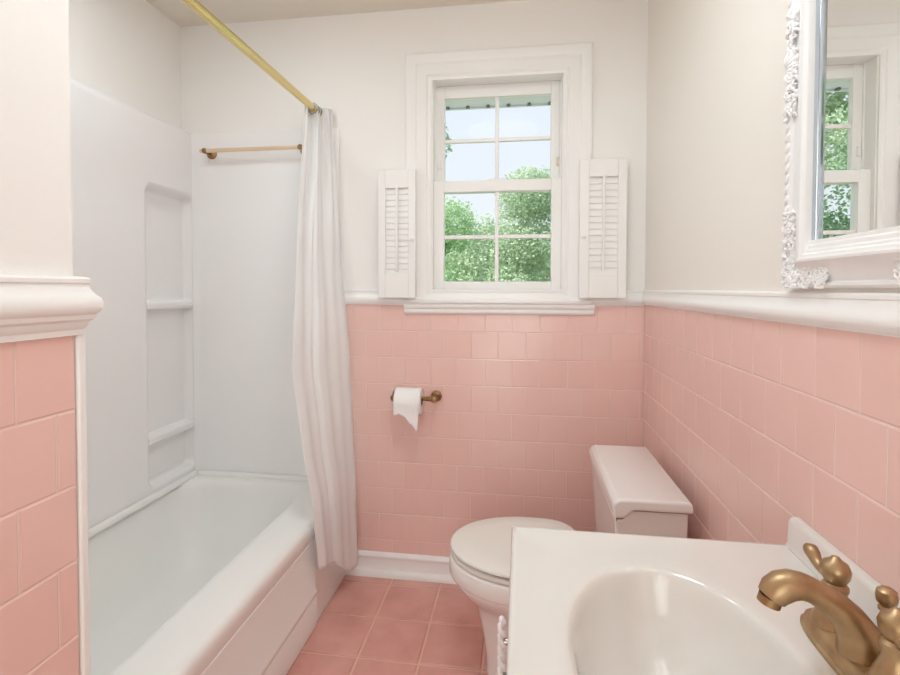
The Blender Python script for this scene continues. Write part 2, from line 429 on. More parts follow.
bridge(bm, [[bm.verts.new((x, y, ZR + z)) for x, z in ((AL + .0665, -.001), (AL + .078, -.001), (AL + .078, .008), (AL + .075, .016), (AL + .0665, .021))] for y in (Y0 + .012, Y1 - .0245)])
bridge(bm, [[bm.verts.new((x, y, ZR + z)) for y, z in ((-.0175, -.001), (-.030, -.001), (-.030, .008), (-.027, .015), (-.0175, .019))] for x in (AL + .0795, X1 - .03)])
link('wall_flange', bm, 'acrylic', tub, smooth=True, ang=50)

# surround
sur = empty('shower_surround', (-1.56, -.69, ZR), 'white moulded shower surround with a column of recessed soap shelves above the bathtub', 'shower surround')
ST = 1.868
bm = bmesh.new()
def sm(a): a = min(1, max(0, a)); return a * a * (3 - 2 * a)
ny, nz = 200, 150
na, nb = -.290, -.020; za, zb_ = .435, 1.592
grid = []
ys = [YW + .002 + (-.002 - YW - .002) * i / ny for i in range(ny + 1)]
zs = [ZR + .001 + (ST - ZR - .001) * j / nz for j in range(nz + 1)]
for y in ys:
    row = []
    for z in zs:
        r = .03
        qx = abs(y - (na + nb) / 2) - (nb - na) / 2 + r; qz = abs(z - (za + zb_) / 2) - (zb_ - za) / 2 + r
        d = math.hypot(max(qx, 0), max(qz, 0)) + min(max(qx, qz), 0) - r
        th = .062 - .044 * sm(-d / .016 + .5)
        th -= .010 * sm((z - (ST - .02)) / .02) 
        row.append(bm.verts.new((AL + .0015 + th, y, z)))
    grid.append(row)
for i in range(ny):
    for j in range(nz): bm.faces.new((grid[i][j], grid[i + 1][j], grid[i + 1][j + 1], grid[i][j + 1]))
top = [bm.verts.new((AL + .0015, y, ST)) for y in ys]
for i in range(ny): bm.faces.new((grid[i][nz], grid[i + 1][nz], top[i + 1], top[i]))
link('side_panel', bm, 'surround', sur, smooth=True, ang=80)
bm = bmesh.new(); prism(bm, [(-1.225, -.001), (-1.225, -.010), (-1.235, -.014), (AL + .10, -.014), (AL + .078, -.017), (AL + .066, -.024), (AL + .058, -.024), (AL + .058, -.001)], 'z', ZR + .001, ST)
link('end_panel', bm, 'surround', sur, bevel=.003)
bm = bmesh.new(); prism(bm, [(-1.225, YW + .001), (-1.225, YW + .012), (AL + .04, YW + .012), (AL + .04, YW + .001)], 'z', ZR + .001, ST)
link('end_panel', bm, 'surround', sur, bevel=.003)
for z in (1.116, .592):
    bm = bmesh.new()
    prism(bm, [(AL + .012, z), (AL + .056, z), (AL + .063, z + .006), (AL + .064, z + .026), (AL + .058, z + .034), (AL + .012, z + .040)], 'y', na - .002, nb + .002)
    link('soap_shelf', bm, 'surround', sur, bevel=.004, seg=3)
bm = bmesh.new(); box(bm, WL - .02, WL + .006, YW + .0005, YW + .0145, .0, TOP)
link('edge_strip', bm, 'trim', sur, bevel=.003)

# ------------------------------------------------------------------ curtain rod, curtain, towel bar
RX, RZ = -1.30, 1.921
rod = empty('shower_curtain_rod', (RX, -.69, RZ), 'telescoping polished brass curtain rod above the bathtub edge', 'curtain rod')
bm = bmesh.new(); tube(bm, [(RX, -.006, RZ), (RX, -.895, RZ), (RX, -.905, RZ)], [.0138, .0138, .0128], 20)
link('outer_tube', bm, 'brass', rod, smooth=True)
bm = bmesh.new(); tube(bm, [(RX, -.90, RZ), (RX, YW + .006, RZ)], .0115, 20)
link('inner_tube', bm, 'brass', rod, smooth=True)
for y, d in ((-.0005, -1), (YW + .0125, 1)):
    bm = bmesh.new(); lathe(bm, [(0, 0), (.024, 0), (.024, .006), (.017, .012), (.016, .024), (0, .024)], (RX, y, RZ), (0, d, 0))
    link('end_cap', bm, 'trim', rod, smooth=True)

cur = empty('shower_curtain', (-1.2, -.25, .1), 'white cloth shower curtain bunched against the window wall and hanging over the tub edge', 'shower curtain')
def key(tab, z):
    for (za, a), (zb, b) in zip(tab, tab[1:]):
        if za >= z >= zb:
            t = (za - z) / (za - zb)
            t = t * t * (3 - 2 * t) * .4 + t * .6
            return [p + (q - p) * t for p, q in zip(a, b)]
    return tab[-1][1] if z < tab[-1][0] else tab[0][1]
LK = [(1.95, (-1.337, -.105)), (1.64, (-1.315, -.20)), (1.34, (-1.288, -.295)), (.93, (-1.252, -.415)), (.66, (-1.20, -.44)), (.45, (-1.163, -.435)), (.20, (-1.160, -.385)), (0, (-1.160, -.33))]
RK = [(1.95, (-1.250, -.020)), (1.64, (-1.222, -.030)), (1.34, (-1.195, -.060)), (.93, (-1.150, -.075)), (.66, (-1.140, -.070)), (.43, (-1.130, -.060)), (.20, (-1.130, -.05)), (0, (-1.124, -.050))]
bm = bmesh.new(); NS, NT = 150, 90; g = []
for i in range(NS + 1):
    s = i / NS; row = []
    zbot = .222 - .140 * sm(s / .9) - .022 * math.exp(-((s - .62) / .18) ** 2) + .012 * math.exp(-((s - .36) / .05) ** 2)
    for j in range(NT + 1):
        t = j / NT; z = 1.938 + (zbot - 1.938) * t
        L = key(LK, z); R = key(RK, z)
        d = Vector((R[0] - L[0], R[1] - L[1])); d.normalize(); nrm = Vector((d.y, -d.x))
        s2 = s + .02 * math.sin(2 * PI * s * 1.5 + 3 * t)
        amp = .020 * (1 - sm(t / .35)) + .0085 * sm(t / .35)
        ph = .55 * math.sin(2.3 * t + 1)
        f = math.sin(2 * PI * (2.7 * s2) + ph) * amp * (.6 + .4 * math.sin(5 * s + 2 * t)) + .005 * math.sin(2 * PI * 7.3 * s2 + 2 + t * 2) * (1 - sm(t / .4)) + .0018 * math.sin(2 * PI * 5.3 * s2 + 1 + t * 3)
        # one deep crease down the middle
        f -= .016 * math.exp(-((s - (.36 + .06 * (1 - t))) / .03) ** 2) * sm((t - .1) / .3)
        n_ = noise.noise(Vector((s * 6, t * 5, 3))) * .004
        u = s2
        x = L[0] + (R[0] - L[0]) * u + nrm.x * (f + n_); y = L[1] + (R[1] - L[1]) * u + nrm.y * (f + n_)
        y = min(y, -.036 if z < 1.2 else -.006)
        if z < .42: x = max(x, -1.178)
        row.append(bm.verts.new((x, y, z)))
    g.append(row)
for i in range(NS):
    for j in range(NT): bm.faces.new((g[i][j], g[i + 1][j], g[i + 1][j + 1], g[i][j + 1]))
o = link('curtain_cloth', bm, 'cloth', cur, smooth=True, ang=180)
m_ = o.modifiers.new('so', 'SOLIDIFY'); m_.thickness = .0016; m_.offset = 0
for k in range(5):
    y = -.100 + .0205 * k
    bm = bmesh.new(); tube(bm, [(RX + .021 * math.cos(a), y, RZ - .002 + .021 * math.sin(a)) for a in [2 * PI * q / 18 for q in range(18)]], .0016, 6, closed=True)
    link('curtain_ring', bm, 'nickel', cur, smooth=True)

tb = empty('towel_bar', (-1.59, 0, 1.775), 'brass towel bar on the wall over the far end of the bathtub', 'towel bar')
bm = bmesh.new(); tube(bm, [(-1.812, -.066, 1.777), (-1.345, -.066, 1.777)], .0078, 14)
link('bar', bm, 'copper', tb, smooth=True)
for x in (-1.792, -1.368):
    bm = bmesh.new()
    lathe(bm, [(0, 0), (.022, 0), (.022, .006), (.017, .010), (.010, .016), (.009, .040), (.010, .042), (.011, .050), (.0115, .055), (.010, .060), (.006, .063), (0, .064)], (x, -.0145, 1.777), (0, -1, 0))
    link('post', bm, 'bronze2', tb, smooth=True)

# ------------------------------------------------------------------ toilet paper
th = empty('toilet_paper_holder', (-.88, -.005, .77), 'antique brass toilet paper holder on the pink tile under the window', 'toilet paper holder')
HY, HZ = -.068, .762
for x in (-.976, -.814):
    bm = bmesh.new()
    lathe(bm, [(0, 0), (.023, 0), (.024, .005), (.019, .009), (.013, .014), (.0125, .022), (.010, .03), (.009, .048), (.013, .052), (.015, .060), (.015, .070), (.012, .076), (0, .079)], (x, -.0045, HZ), (0, -1, 0), 8)
    link('post', bm, 'bronze2', th, smooth=True, ang=25)
bm = bmesh.new(); tube(bm, [(-.976, HY, HZ), (-.95, HY, HZ), (-.85, HY, HZ), (-.84, HY, HZ), (-.814, HY, HZ)], [.008, .008, .008, .010, .010], 14)
link('roller', bm, 'bronze2', th, smooth=True)
tp = empty('toilet_paper_roll', (-.913, HY, HZ), 'white toilet paper roll with a torn hanging end on the brass holder', 'toilet paper')
PR = .052; PZ = HZ - .0096
PX0, PX1 = -.966, -.862
bm = bmesh.new()
n = 40
def circ(x, r): return [bm.verts.new((x, HY + r * math.cos(2 * PI * k / n), PZ + r * math.sin(2 * PI * k / n))) for k in range(n)]
bridge(bm, [circ(PX0, .020), circ(PX0, PR - .002), circ(PX0 + .002, PR), circ(PX1 - .002, PR), circ(PX1, PR - .002), circ(PX1, .020)], closed=True)
link('roll', bm, 'paper', tp, smooth=True, ang=40)
bm = bmesh.new(); bridge(bm, [circ(PX0 + .0005, .0195), circ(PX1 - .0005, .0195), circ(PX1 - .0005, .0175), circ(PX0 + .0005, .0175)], closed=True)
link('core', bm, 'card', tp, smooth=True)
bm = bmesh.new(); g = []
for i in range(21):
    s = i / 20; x = PX0 + (PX1 - PX0 - .008) * s; row = []
    drop = .046 if s < .35 else .046 + (s - .35) / .57 * .062
    if s > .93: drop = .106
    if s > .97: drop = .03
    drop += .003 * math.sin(s * 23) + .002 * math.sin(s * 51)
    for j in range(15):
        t = j / 14
        if t < .5:
            a = PI / 2 + (PI / 2) * (t / .5); row.append(bm.verts.new((x, HY + (PR + .0012) * math.cos(a), PZ + (PR + .0012) * math.sin(a))))
        else:
            q = (t - .5) / .5; row.append(bm.verts.new((x + .003 * q * q * s, HY - PR - .0012 + .006 * math.sin(q * 2) * (.5 + s), PZ - drop * q)))
    g.append(row)
for i in range(20):
    for j in range(14): bm.faces.new((g[i][j], g[i + 1][j], g[i + 1][j + 1], g[i][j + 1]))
o = link('torn_sheet', bm, 'paper', tp, smooth=True, ang=180)
m_ = o.modifiers.new('so', 'SOLIDIFY'); m_.thickness = .0008

# ------------------------------------------------------------------ toilet
toi = empty('toilet', (-.36, -.46, 0), 'white two-piece toilet with its lid closed in the corner below the window', 'toilet')
YT = -.455
def egg(xc, af, ab, ay, nf=2.0, nb=2.6, N=56, yc=YT):
    out = []
    for k in range(N):
        a = 2 * PI * k / N; c, s = math.cos(a), math.sin(a)
        e = 2 / (nb if c > 0 else nf)
        ex = math.copysign(abs(c) ** e, c) * (ab if c > 0 else af)
        ey = math.copysign(abs(s) ** (2 / (nb if c > 0 else nf)), s) * ay
        out.append((xc + ex, yc + ey))
    return out
bm = bmesh.new()
S = [(0, -.36, .212, .25, .112, 2.6, 3.5), (.012, -.36, .216, .252, .116, 2.6, 3.5), (.022, -.36, .214, .25, .113, 2.6, 3.5), (.06, -.36, .217, .245, .108, 2.6, 3.5), (.12, -.36, .226, .24, .107, 2.5, 3.5),
     (.18, -.37, .228, .25, .110, 2.4, 3.5), (.215, -.38, .230, .28, .118, 2.25, 3.5), (.245, -.41, .226, .30, .138, 2.1, 3.4), (.272, -.43, .234, .33, .158, 2.05, 3.4), (.292, -.44, .238, .36, .171, 2.0, 3.4),
     (.304, -.445, .240, .37, .176, 2.0, 3.4), (.309, -.445, .240, .37, .1765, 2.0, 3.4), (.313, -.445, .247, .375, .183, 2.0, 3.4), (.320, -.445, .249, .375, .185, 2.0, 3.4), (.362, -.445, .249, .375, .185, 2.0, 3.4), (.368, -.445, .245, .37, .181, 2.0, 3.4), (.370, -.445, .235, .36, .17, 2.0, 3.4)]
bridge(bm, [ring(bm, egg(*a[1:]), a[0]) for a in S])
link('bowl', bm, 'porcelain', toi, smooth=True, ang=50)
bm = bmesh.new()
bridge(bm, [ring(bm, egg(-.445, .238, .15, .177, 2, 3.2), .371), ring(bm, egg(-.445, .244, .15, .184, 2, 3.2), .374), ring(bm, egg(-.445, .245, .15, .185, 2, 3.2), .383), ring(bm, egg(-.445, .240, .15, .180, 2, 3.2), .386)])
link('seat', bm, 'seat', toi, smooth=True, ang=50)
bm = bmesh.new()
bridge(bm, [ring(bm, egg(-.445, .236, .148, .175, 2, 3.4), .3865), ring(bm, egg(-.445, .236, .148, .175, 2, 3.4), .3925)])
link('lid_gap_shade', bm, 'dark', toi)  # dark slab standing in for the shade between seat and lid
bm = bmesh.new()
bridge(bm, [ring(bm, egg(-.445, .240, .155, .180, 2, 3.4), 0.3923), ring(bm, egg(-.445, .2455, .16, .1865, 2, 3.4), 0.3943), ring(bm, egg(-.445, .2465, .161, .1875, 2, 3.4), 0.3998), ring(bm, egg(-.445, .243, .159, .184, 2, 3.4), 0.4053),
            ring(bm, egg(-.445, .235, .155, .176, 2, 3.3), 0.4078), ring(bm, egg(-.445, .18, .13, .13, 2, 3), 0.4103), ring(bm, egg(-.445, .08, .06, .06, 2, 2), 0.4113)])
link('lid', bm, 'seat', toi, smooth=True, ang=60)
for y in (YT - .07, YT + .07):
    bm = bmesh.new(); box(bm, -.292, -.262, y - .016, y + .016, .371, .402)
    link('lid_hinge', bm, 'seat', toi, bevel=.006, seg=3)
TY = -.470
bm = bmesh.new()
prism(bm, [(-.214, .371), (-.229, .608), (-.211, .608), (-.190, .6305), (-.048, .6305), (-.052, .371)], 'y', TY - .222, TY + .222)
for v in bm.verts:
    k = (v.co.z - .371) / .26; v.co.y = TY + (v.co.y - TY) * (.93 + .07 * k)
link('tank', bm, 'porcelain', toi, bevel=.014, seg=4)
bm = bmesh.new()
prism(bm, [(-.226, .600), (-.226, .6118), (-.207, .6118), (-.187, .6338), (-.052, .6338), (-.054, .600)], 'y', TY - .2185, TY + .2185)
link('tank_gap_shade', bm, 'seam', toi)  # darker inset slab, paints the shade in the gap under the tank lid
bm = bmesh.new()
prism(bm, [(-.234, .6115), (-.236, .645), (-.230, .657), (-.218, .663), (-.050, .663), (-.041, .657), (-.039, .6335), (-.186, .6335), (-.207, .6115)], 'y', TY - .232, TY + .228)
link('tank_lid', bm, 'porcelain', toi, bevel=.007, seg=3)
for y in (YT - .115, YT + .115):
    bm = bmesh.new(); ellipsoid(bm, (-.33, y, .018), (.016, .016, .014))
    link('bolt_cap', bm, 'seat', toi, smooth=True)

# ------------------------------------------------------------------ vanity
VY0, VY1 = -1.700, -1.100; VZ = .765
van = empty('vanity_cabinet', (-.23, -1.42, 0), 'white vanity cabinet under the sink top', 'vanity cabinet')
CX0 = -.456
bm = bmesh.new()
for a, b in ((VY0 + .02, VY0 + .038), (VY1 - .038, VY1 - .02)): box(bm, CX0, -.012, a, b, .0, VZ - .036)
box(bm, CX0, CX0 + .018, VY0 + .038, VY1 - .038, .09, VZ - .036); box(bm, CX0 + .018, -.012, VY0 + .038, VY1 - .038, .09, .106)
box(bm, CX0 + .05, CX0 + .062, VY0 + .038, VY1 - .038, 0, .09)
link('carcass', bm, 'cab', van, bevel=.002)
for a, b in ((VY0 + .03, -1.404), (-1.396, VY1 - .03)):
    bm = bmesh.new(); box(bm, CX0 - .018, CX0 - .0005, a, b, .11, VZ - .055)
    box(bm, CX0 - .022, CX0 - .018, a + .045, b - .045, .155, VZ - .10)
    d = link('door', bm, 'cab', van, bevel=.003)
    yk = a + .045 if b < -1.403 else b - .075
    bm = bmesh.new(); hx = CX0 - .046
    for q in range(6):
        zz = .552 + .018 * q
        tube(bm, [(hx + .004 * math.sin(2 * t_), yk + .0085 * math.cos(t_) * (1.1 if q % 2 else .75), zz + .0105 * math.sin(t_)) for t_ in [2 * PI * w / 14 for w in range(14)]], .0032, 6, closed=True)
    for zz in (.538, .656): ellipsoid(bm, (hx, yk, zz), (.005, .005, .007))
    link('handle', bm, 'plaster', d, smooth=True)
    for zz in (.564, .622):
        bm = bmesh.new(); tube(bm, [(hx + .003, yk - .002, zz), (CX0 - .022, yk - .002, zz)], .0055, 12)
        link('handle_post', bm, 'nickel', d, smooth=True)

snk = empty('sink_top', (-.24, -1.42, VZ - .035), 'cream cultured marble sink top with an oval basin and backsplash', 'sink')
bm = bmesh.new(); N = 96
bx, by = -.276, -1.403
def oval(a, b, z, p=2.0):
    return [bm.verts.new((bx + math.copysign(abs(math.cos(t)) ** (2 / p), math.cos(t)) * a, by + math.copysign(abs(math.sin(t)) ** (2 / p), math.sin(t)) * b, z)) for t in [2 * PI * k / N for k in range(N)]]
def rect(inset, z, x0=-.488, x1=-.001, y0=VY0, y1=VY1):
    x0 += inset; y0 += inset; y1 -= inset
    out = []
    for k in range(N):
        t = 2 * PI * k / N; c, s = math.cos(t), math.sin(t)
        f = min(((x1 - bx) / c if c > 1e-9 else (x0 - bx) / c if c < -1e-9 else 9), ((y1 - by) / s if s > 1e-9 else (y0 - by) / s if s < -1e-9 else 9))
        out.append([bx + c * f, by + s * f])
    for cx, cy in ((x0, y0), (x0, y1), (x1, y0), (x1, y1)):     # snap the nearest vertex to each corner
        k = min(range(N), key=lambda q: (out[q][0] - cx) ** 2 + (out[q][1] - cy) ** 2); out[k] = [cx, cy]
    return [bm.verts.new((x, y, z)) for x, y in out]
rings = [rect(.012, VZ - .034), rect(.004, VZ - .034), rect(0, VZ - .030), rect(0, VZ - .005), rect(.0015, VZ - .0015), rect(.005, VZ + .0005), rect(.010, VZ + .0005), rect(.016, VZ - .0015),
         oval(.170, .238, VZ - .0015, 2.2), oval(.164, .230, VZ - .0019, 2.15), oval(.154, .217, VZ - .0023, 2.1), oval(.144, .206, VZ - .0026), oval(.139, .200, VZ - .0034), oval(.135, .1955, VZ - .0055), oval(.1315, .1915, VZ - .0105)] + [oval(.1315 * k, .1915 * k, VZ - z) for k, z in ((.975, .022), (.935, .038), (.88, .056), (.80, .075), (.70, .092), (.58, .107), (.44, .119), (.28, .1265), (.12, .129))]
bridge(bm, rings, cap=False); bm.faces.new(rings[-1])
link('basin_top', bm, 'marble', snk, smooth=True, ang=40)
bm = bmesh.new(); prism(bm, [(-.001, VZ - .003), (-.026, VZ - .003), (-.0215, VZ + .006), (-.020, VZ + .041), (-.017, VZ + .047), (-.012, VZ + .049), (-.001, VZ + .049)], 'y', VY0, VY1)
link('backsplash', bm, 'marble', snk, bevel=.003)
bm = bmesh.new(); lathe(bm, [(0, 0), (.020, 0), (.021, .002), (.017, .003), (.012, .001), (0, .001)], (bx, by, VZ - .1288))
link('drain', bm, 'bronze', snk, smooth=True)

# faucet
FX, FY = -.085, -1.396
fz = VZ - .0014
fau = empty('faucet', (FX, FY, VZ), 'antique brass centerset faucet with curled lever handles on the sink top', 'faucet')
bm = bmesh.new()
def stad(hx, hy, z, p=3.0): 
    return [bm.verts.new((FX + math.copysign(abs(math.cos(t)) ** (2 / p), math.cos(t)) * hx, FY + math.copysign(abs(math.sin(t)) ** (2 / p), math.sin(t)) * hy, z)) for t in [2 * PI * k / 48 for k in range(48)]]
bridge(bm, [stad(.031, .098, fz), stad(.031, .098, fz + .004), stad(.028, .095, fz + .006), stad(.027, .092, fz + .014), stad(.023, .086, fz + .019), stad(.014, .072, fz + .022)])
link('base_plate', bm, 'bronze', fau, smooth=True, ang=35)
bm = bmesh.new()
path = [(.002, .010, .027), (.0, .026, .0245), (-.006, .042, .021), (-.016, .057, .0180), (-.029, .070, .0158), (-.043, .079, .0146), (-.055, .0855, .0142), (-.066, .0890, .0152), (-.077, .0895, .0168), (-.086, .0865, .0174), (-.093, .081, .0168), (-.097, .074, .015)]
tube(bm, [(FX + a, FY, VZ + b + .003) for a, b, r in path], [r for a, b, r in path], 20, up=(0, 1, 0))
link('spout', bm, 'bronze', fau, smooth=True, ang=60)
bm = bmesh.new(); lathe(bm, [(0, 0), (.0125, 0), (.0125, -.009), (.010, -.010), (.009, -.006), (0, -.006)], (FX - .0975, FY, VZ + .077), (.3, 0, 1))
link('aerator', bm, 'bronze2', fau, smooth=True)
for sgn in (1, -1):
    hy = FY + .0515 * sgn
    bm = bmesh.new()
    lathe(bm, [(0, .016), (.0245, .018), (.0245, .024), (.021, .030), (.0165, .042), (.0130, .052), (.0125, .060), (.0145, .064), (.0145, .068), (.0110, .072), (0, .073)], (FX, hy, VZ))
    h = link('handle_body', bm, 'bronze', fau, smooth=True, ang=35)
    bm = bmesh.new()
    lathe(bm, [(.0, .070), (.011, .072), (.0155, .080), (.0165, .088), (.0135, .096), (.007, .100), (.004, .104), (0, .105)], (FX, hy, VZ), n=20)
    lp = [(0, .084, .011), (.010, .078, .0088), (.020, .0745, .0070), (.029, .075, .0064), (.037, .079, .0070), (.043, .084, .0084), (.048, .087, .0092), (.052, .086, .0080), (.055, .083, .005)]
    tube(bm, [(FX - .004 * a / .08, hy + sgn * a, VZ + b) for a, b, r in lp], [r for a, b, r in lp], 14, sx=1.0)
    link('lever', bm, 'bronze', fau, smooth=True, ang=60)
bm = bmesh.new()
lathe(bm, [(0, .015), (.0045, .015), (.0045, .070), (.008, .072), (.008, .075), (.0055, .077), (.0095, .081), (.0105, .087), (.0095, .094), (.0060, .097), (0, .098)], (FX + .024, FY, VZ), n=18)
link('lift_rod', bm, 'bronze', fau, smooth=True, ang=40)

# ------------------------------------------------------------------ mirror
mir = empty('ornate_mirror', (0, -1.42, 1.58), 'white ornate framed mirror with carved leaf scrolls hanging above the sink', 'mirror')
my0, my1, mz0, mz1 = -1.778, -1.062, 1.203, 1.957
FPf = [(0, -.001), (0, .010), (.006, .014), (.013, .014), (.017, .011), (.030, .013), (.050, .019), (.062, .026), (.068, .031), (.074, .032), (.080, .030), (.084, .030), (.088, .028), (.090, .022), (.090, .012)]
bm = bmesh.new(); rings = []
for y, z, sy, sz in ((my1, mz0, -1, 1), (my1, mz1, -1, -1), (my0, mz1, 1, -1), (my0, mz0, 1, 1)):
    rings.append([bm.verts.new((-d, y + sy * o * (1.0), z + sz * o * .62)) for o, d in FPf])
bridge(bm, rings, closed=True, cap=False)
link('frame', bm, 'plaster', mir, smooth=True, ang=30)
mzc_ = (mz0 + mz1) / 2
gi0, gi1, gk0, gk1 = my0 + .088, my1 - .088, mz0 + .088 * .62, mz1 - .088 * .62
bm = bmesh.new(); box(bm, -.020, -.003, gi0 + .034, gi1 - .034, gk0 + .014, gk1 - .014)
link('glass', bm, 'mirror', mir)
for y, sy in ((gi1, -1), (gi0, 1)):
    bm = bmesh.new()
    prism(bm, [(-.003, y + sy * -.002), (-.0185, y + sy * -.002), (-.0196, y + sy * .0145), (-.0175, y + sy * .0155), (-.0195, y + sy * .0165), (-.0208, y + sy * .032), (-.0203, y + sy * .0345), (-.003, y + sy * .0345)], 'z', gk0 + .012, gk1 - .012)
    link('bevelled_edge', bm, 'bevel', mir)
for z, sz in ((gk0, 1), (gk1, -1)):
    bm = bmesh.new()
    prism(bm, [(-.003, z - sz * .002), (-.026, z - sz * .002), (-.026, z + sz * .004), (-.0235, z + sz * .006), (-.0235, z + sz * .012), (-.0215, z + sz * .014), (-.0215, z + sz * .020), (-.003, z + sz * .020)], 'y', gi0 + .001, gi1 - .001)
    link('liner', bm, 'plaster', mir, bevel=.0008)
# rope bead along the outer edge
bm = bmesh.new()
def rope(p0, p1, n, tilt):
    p0, p1 = Vector(p0), Vector(p1); d = (p1 - p0).normalized()
    for k in range(n):
        c = p0 + (p1 - p0) * (k + .5) / n
        ax = Vector((-1, 0, 0)); e = (d + tilt * d.cross(ax)).normalized()
        f = ax; h = e.cross(f)
        rot = Matrix((e, f, h)).transposed()
        ellipsoid(bm, c, (.0125, .0065, .0058), rot, 8, 5)
rope((-.012, my1 - .004, mz0), (-.012, my1 - .004, mz1), 42, .55)
rope((-.012, my0 + .004, mz0), (-.012, my0 + .004, mz1), 42, .55)
rope((-.012, my0, mz1 - .004), (-.012, my1, mz1 - .004), 40, .55)
link('rope_bead', bm, 'plaster', mir, smooth=True)
def carve(c, ey, ez, R, seed):
    """Low-relief curled acanthus leaves in a corner; ey, ez = directions toward the frame's inside."""
    rnd = random.Random(seed); bm = bmesh.new(); c = Vector(c)
    spots = []
    for k in range(190):
        if k % 2: u, v = rnd.uniform(.004, R), rnd.uniform(.003, .030)
        else: u, v = rnd.uniform(.004, .042), rnd.uniform(.004, R)
        spots.append((u, v))
    for u, v in spots:
        th = rnd.uniform(0, 2 * PI); L = rnd.uniform(.006, .012); w_ = rnd.choice((-1, 1)); tot = rnd.uniform(1.4, 3.4)
        pts = []; rad = []
        for q in range(8):
            t = q / 7; an = th + w_ * tot * t
            yy = u + L * (1 - .5 * t) * math.cos(an); zz = v + L * (1 - .5 * t) * math.sin(an)
            yy = max(yy, .001); zz = max(zz, .001)
            pts.append(Vector((c.x - .003 - .006 * math.sin(PI * (.1 + .8 * t)), c.y + ey * yy, c.z + ez * zz)))
            rad.append(.0009 + .0018 * math.sin(PI * min(1, t * .8 + .2)))
        tube(bm, pts, rad, 6)
    return bm
for (y, z, ey, ez) in ((my1, mz0, -1, 1), (my1, mz1, -1, -1), (my0, mz1, 1, -1), (my0, mz0, 1, 1)):
    link('corner_leaf', carve((-.010, y, z), ey, ez, .128, int(y * 100 + z * 10)), 'plaster', mir, smooth=True)
def carve_mid(c, e, f, W, seed):
    rnd = random.Random(seed); bm = bmesh.new(); c = Vector(c); e = Vector(e); f = Vector(f)
    for k in range(11):                                      # shell fan
        a = (k - 5) / 5 * 1.35
        d = e * math.cos(a) + f * math.sin(a)
        L = .042 * (1 - .25 * abs(a) / 1.35)
        pts = []; rad = []
        for q in range(7):
            t = q / 6; p = c + d * (L * t) - e * .001; p.x = -.010 - .010 * math.sin(PI * t * .8 + .3)
            pts.append(p); rad.append(.0015 + .0034 * t * (1.25 - t) * 2)
        tube(bm, pts, rad, 7)
    for k in range(110):                                      # side scrolls
        u, v = rnd.uniform(-W, W), rnd.uniform(.003, .034)
        th = rnd.uniform(0, 2 * PI); L = rnd.uniform(.006, .012); w_ = rnd.choice((-1, 1)); tot = rnd.uniform(1.4, 3.4)
        pts = []; rad = []
        for q in range(8):
            t = q / 7; an = th + w_ * tot * t
            p = c + f * (u + L * (1 - .5 * t) * math.cos(an)) + e * max(.0, v + L * (1 - .5 * t) * math.sin(an))
            p.x = c.x - .004 - .006 * math.sin(PI * (.1 + .8 * t)); pts.append(p); rad.append(.0009 + .0018 * math.sin(PI * min(1, t * .8 + .2)))
        tube(bm, pts, rad, 6)
    return bm
mzc = (mz0 + mz1) / 2; myc = (my0 + my1) / 2
for c, e, f, sd in (((-.01, my1 - .002, mzc), (0, -1, 0), (0, 0, 1), 1), ((-.01, my0 + .002, mzc), (0, 1, 0), (0, 0, 1), 2), ((-.01, myc, mz0 + .002), (0, 0, 1), (0, 1, 0), 3), ((-.01, myc, mz1 - .002), (0, 0, -1), (0, 1, 0), 4)):
    link('scroll_leaf', carve_mid(c, e, f, .085, sd), 'plaster', mir, smooth=True)

# ------------------------------------------------------------------ added fill lamps, unseen above the picture
cl = empty('added_ceiling_light', (-.60, -1.15, ZC), 'round white flush ceiling light added out of view to brighten the room', 'ceiling light')  # added out of view to brighten the room
bm = bmesh.new(); lathe(bm, [(0, 0), (.17, 0), (.17, -.02), (.155, -.025), (0, -.025)], (-.60, -1.15, ZC - .0005), n=32)
link('base', bm, 'trim', cl, smooth=True)
bm = bmesh.new(); lathe(bm, [(.150, -.024), (.150, -.04), (.13, -.065), (.08, -.082), (0, -.088)], (-.60, -1.15, ZC), n=32)
link('diffuser', bm, 'lamp', cl, smooth=True)
sl = empty('added_recessed_light', (-1.50, -.80, ZC), 'round recessed light added out of view to brighten the bathtub alcove', 'ceiling light')  # added out of view to lift the tub alcove
bm = bmesh.new(); lathe(bm, [(0, 0), (.125, 0), (.125, -.006), (.11, -.012), (.085, -.010), (.085, -.002), (0, -.002)], (-1.50, -.80, ZC - .0005), n=32)
link('trim_ring', bm, 'trim', sl, smooth=True)
bm = bmesh.new(); lathe(bm, [(0, -.0022), (.0845, -.0022), (.0845, -.006), (0, -.008)], (-1.50, -.80, ZC), n=32)
link('lens', bm, 'lamp', sl, smooth=True)
vl = empty('added_vanity_light', (0, -1.42, 2.12), 'white bar light with three globes added out of view above the mirror as fill', 'wall light')  # added out of view as extra fill
bm = bmesh.new(); box(bm, -.03, -.0005, -1.66, -1.18, 2.08, 2.16)
link('back_plate', bm, 'trim', vl, bevel=.005)
for y in (-1.59, -1.42, -1.25):
    bm = bmesh.new(); ellipsoid(bm, (-.085, y, 2.12), (.055, .055, .055), None, 24, 16)
    link('globe', bm, 'lamp', vl, smooth=True)

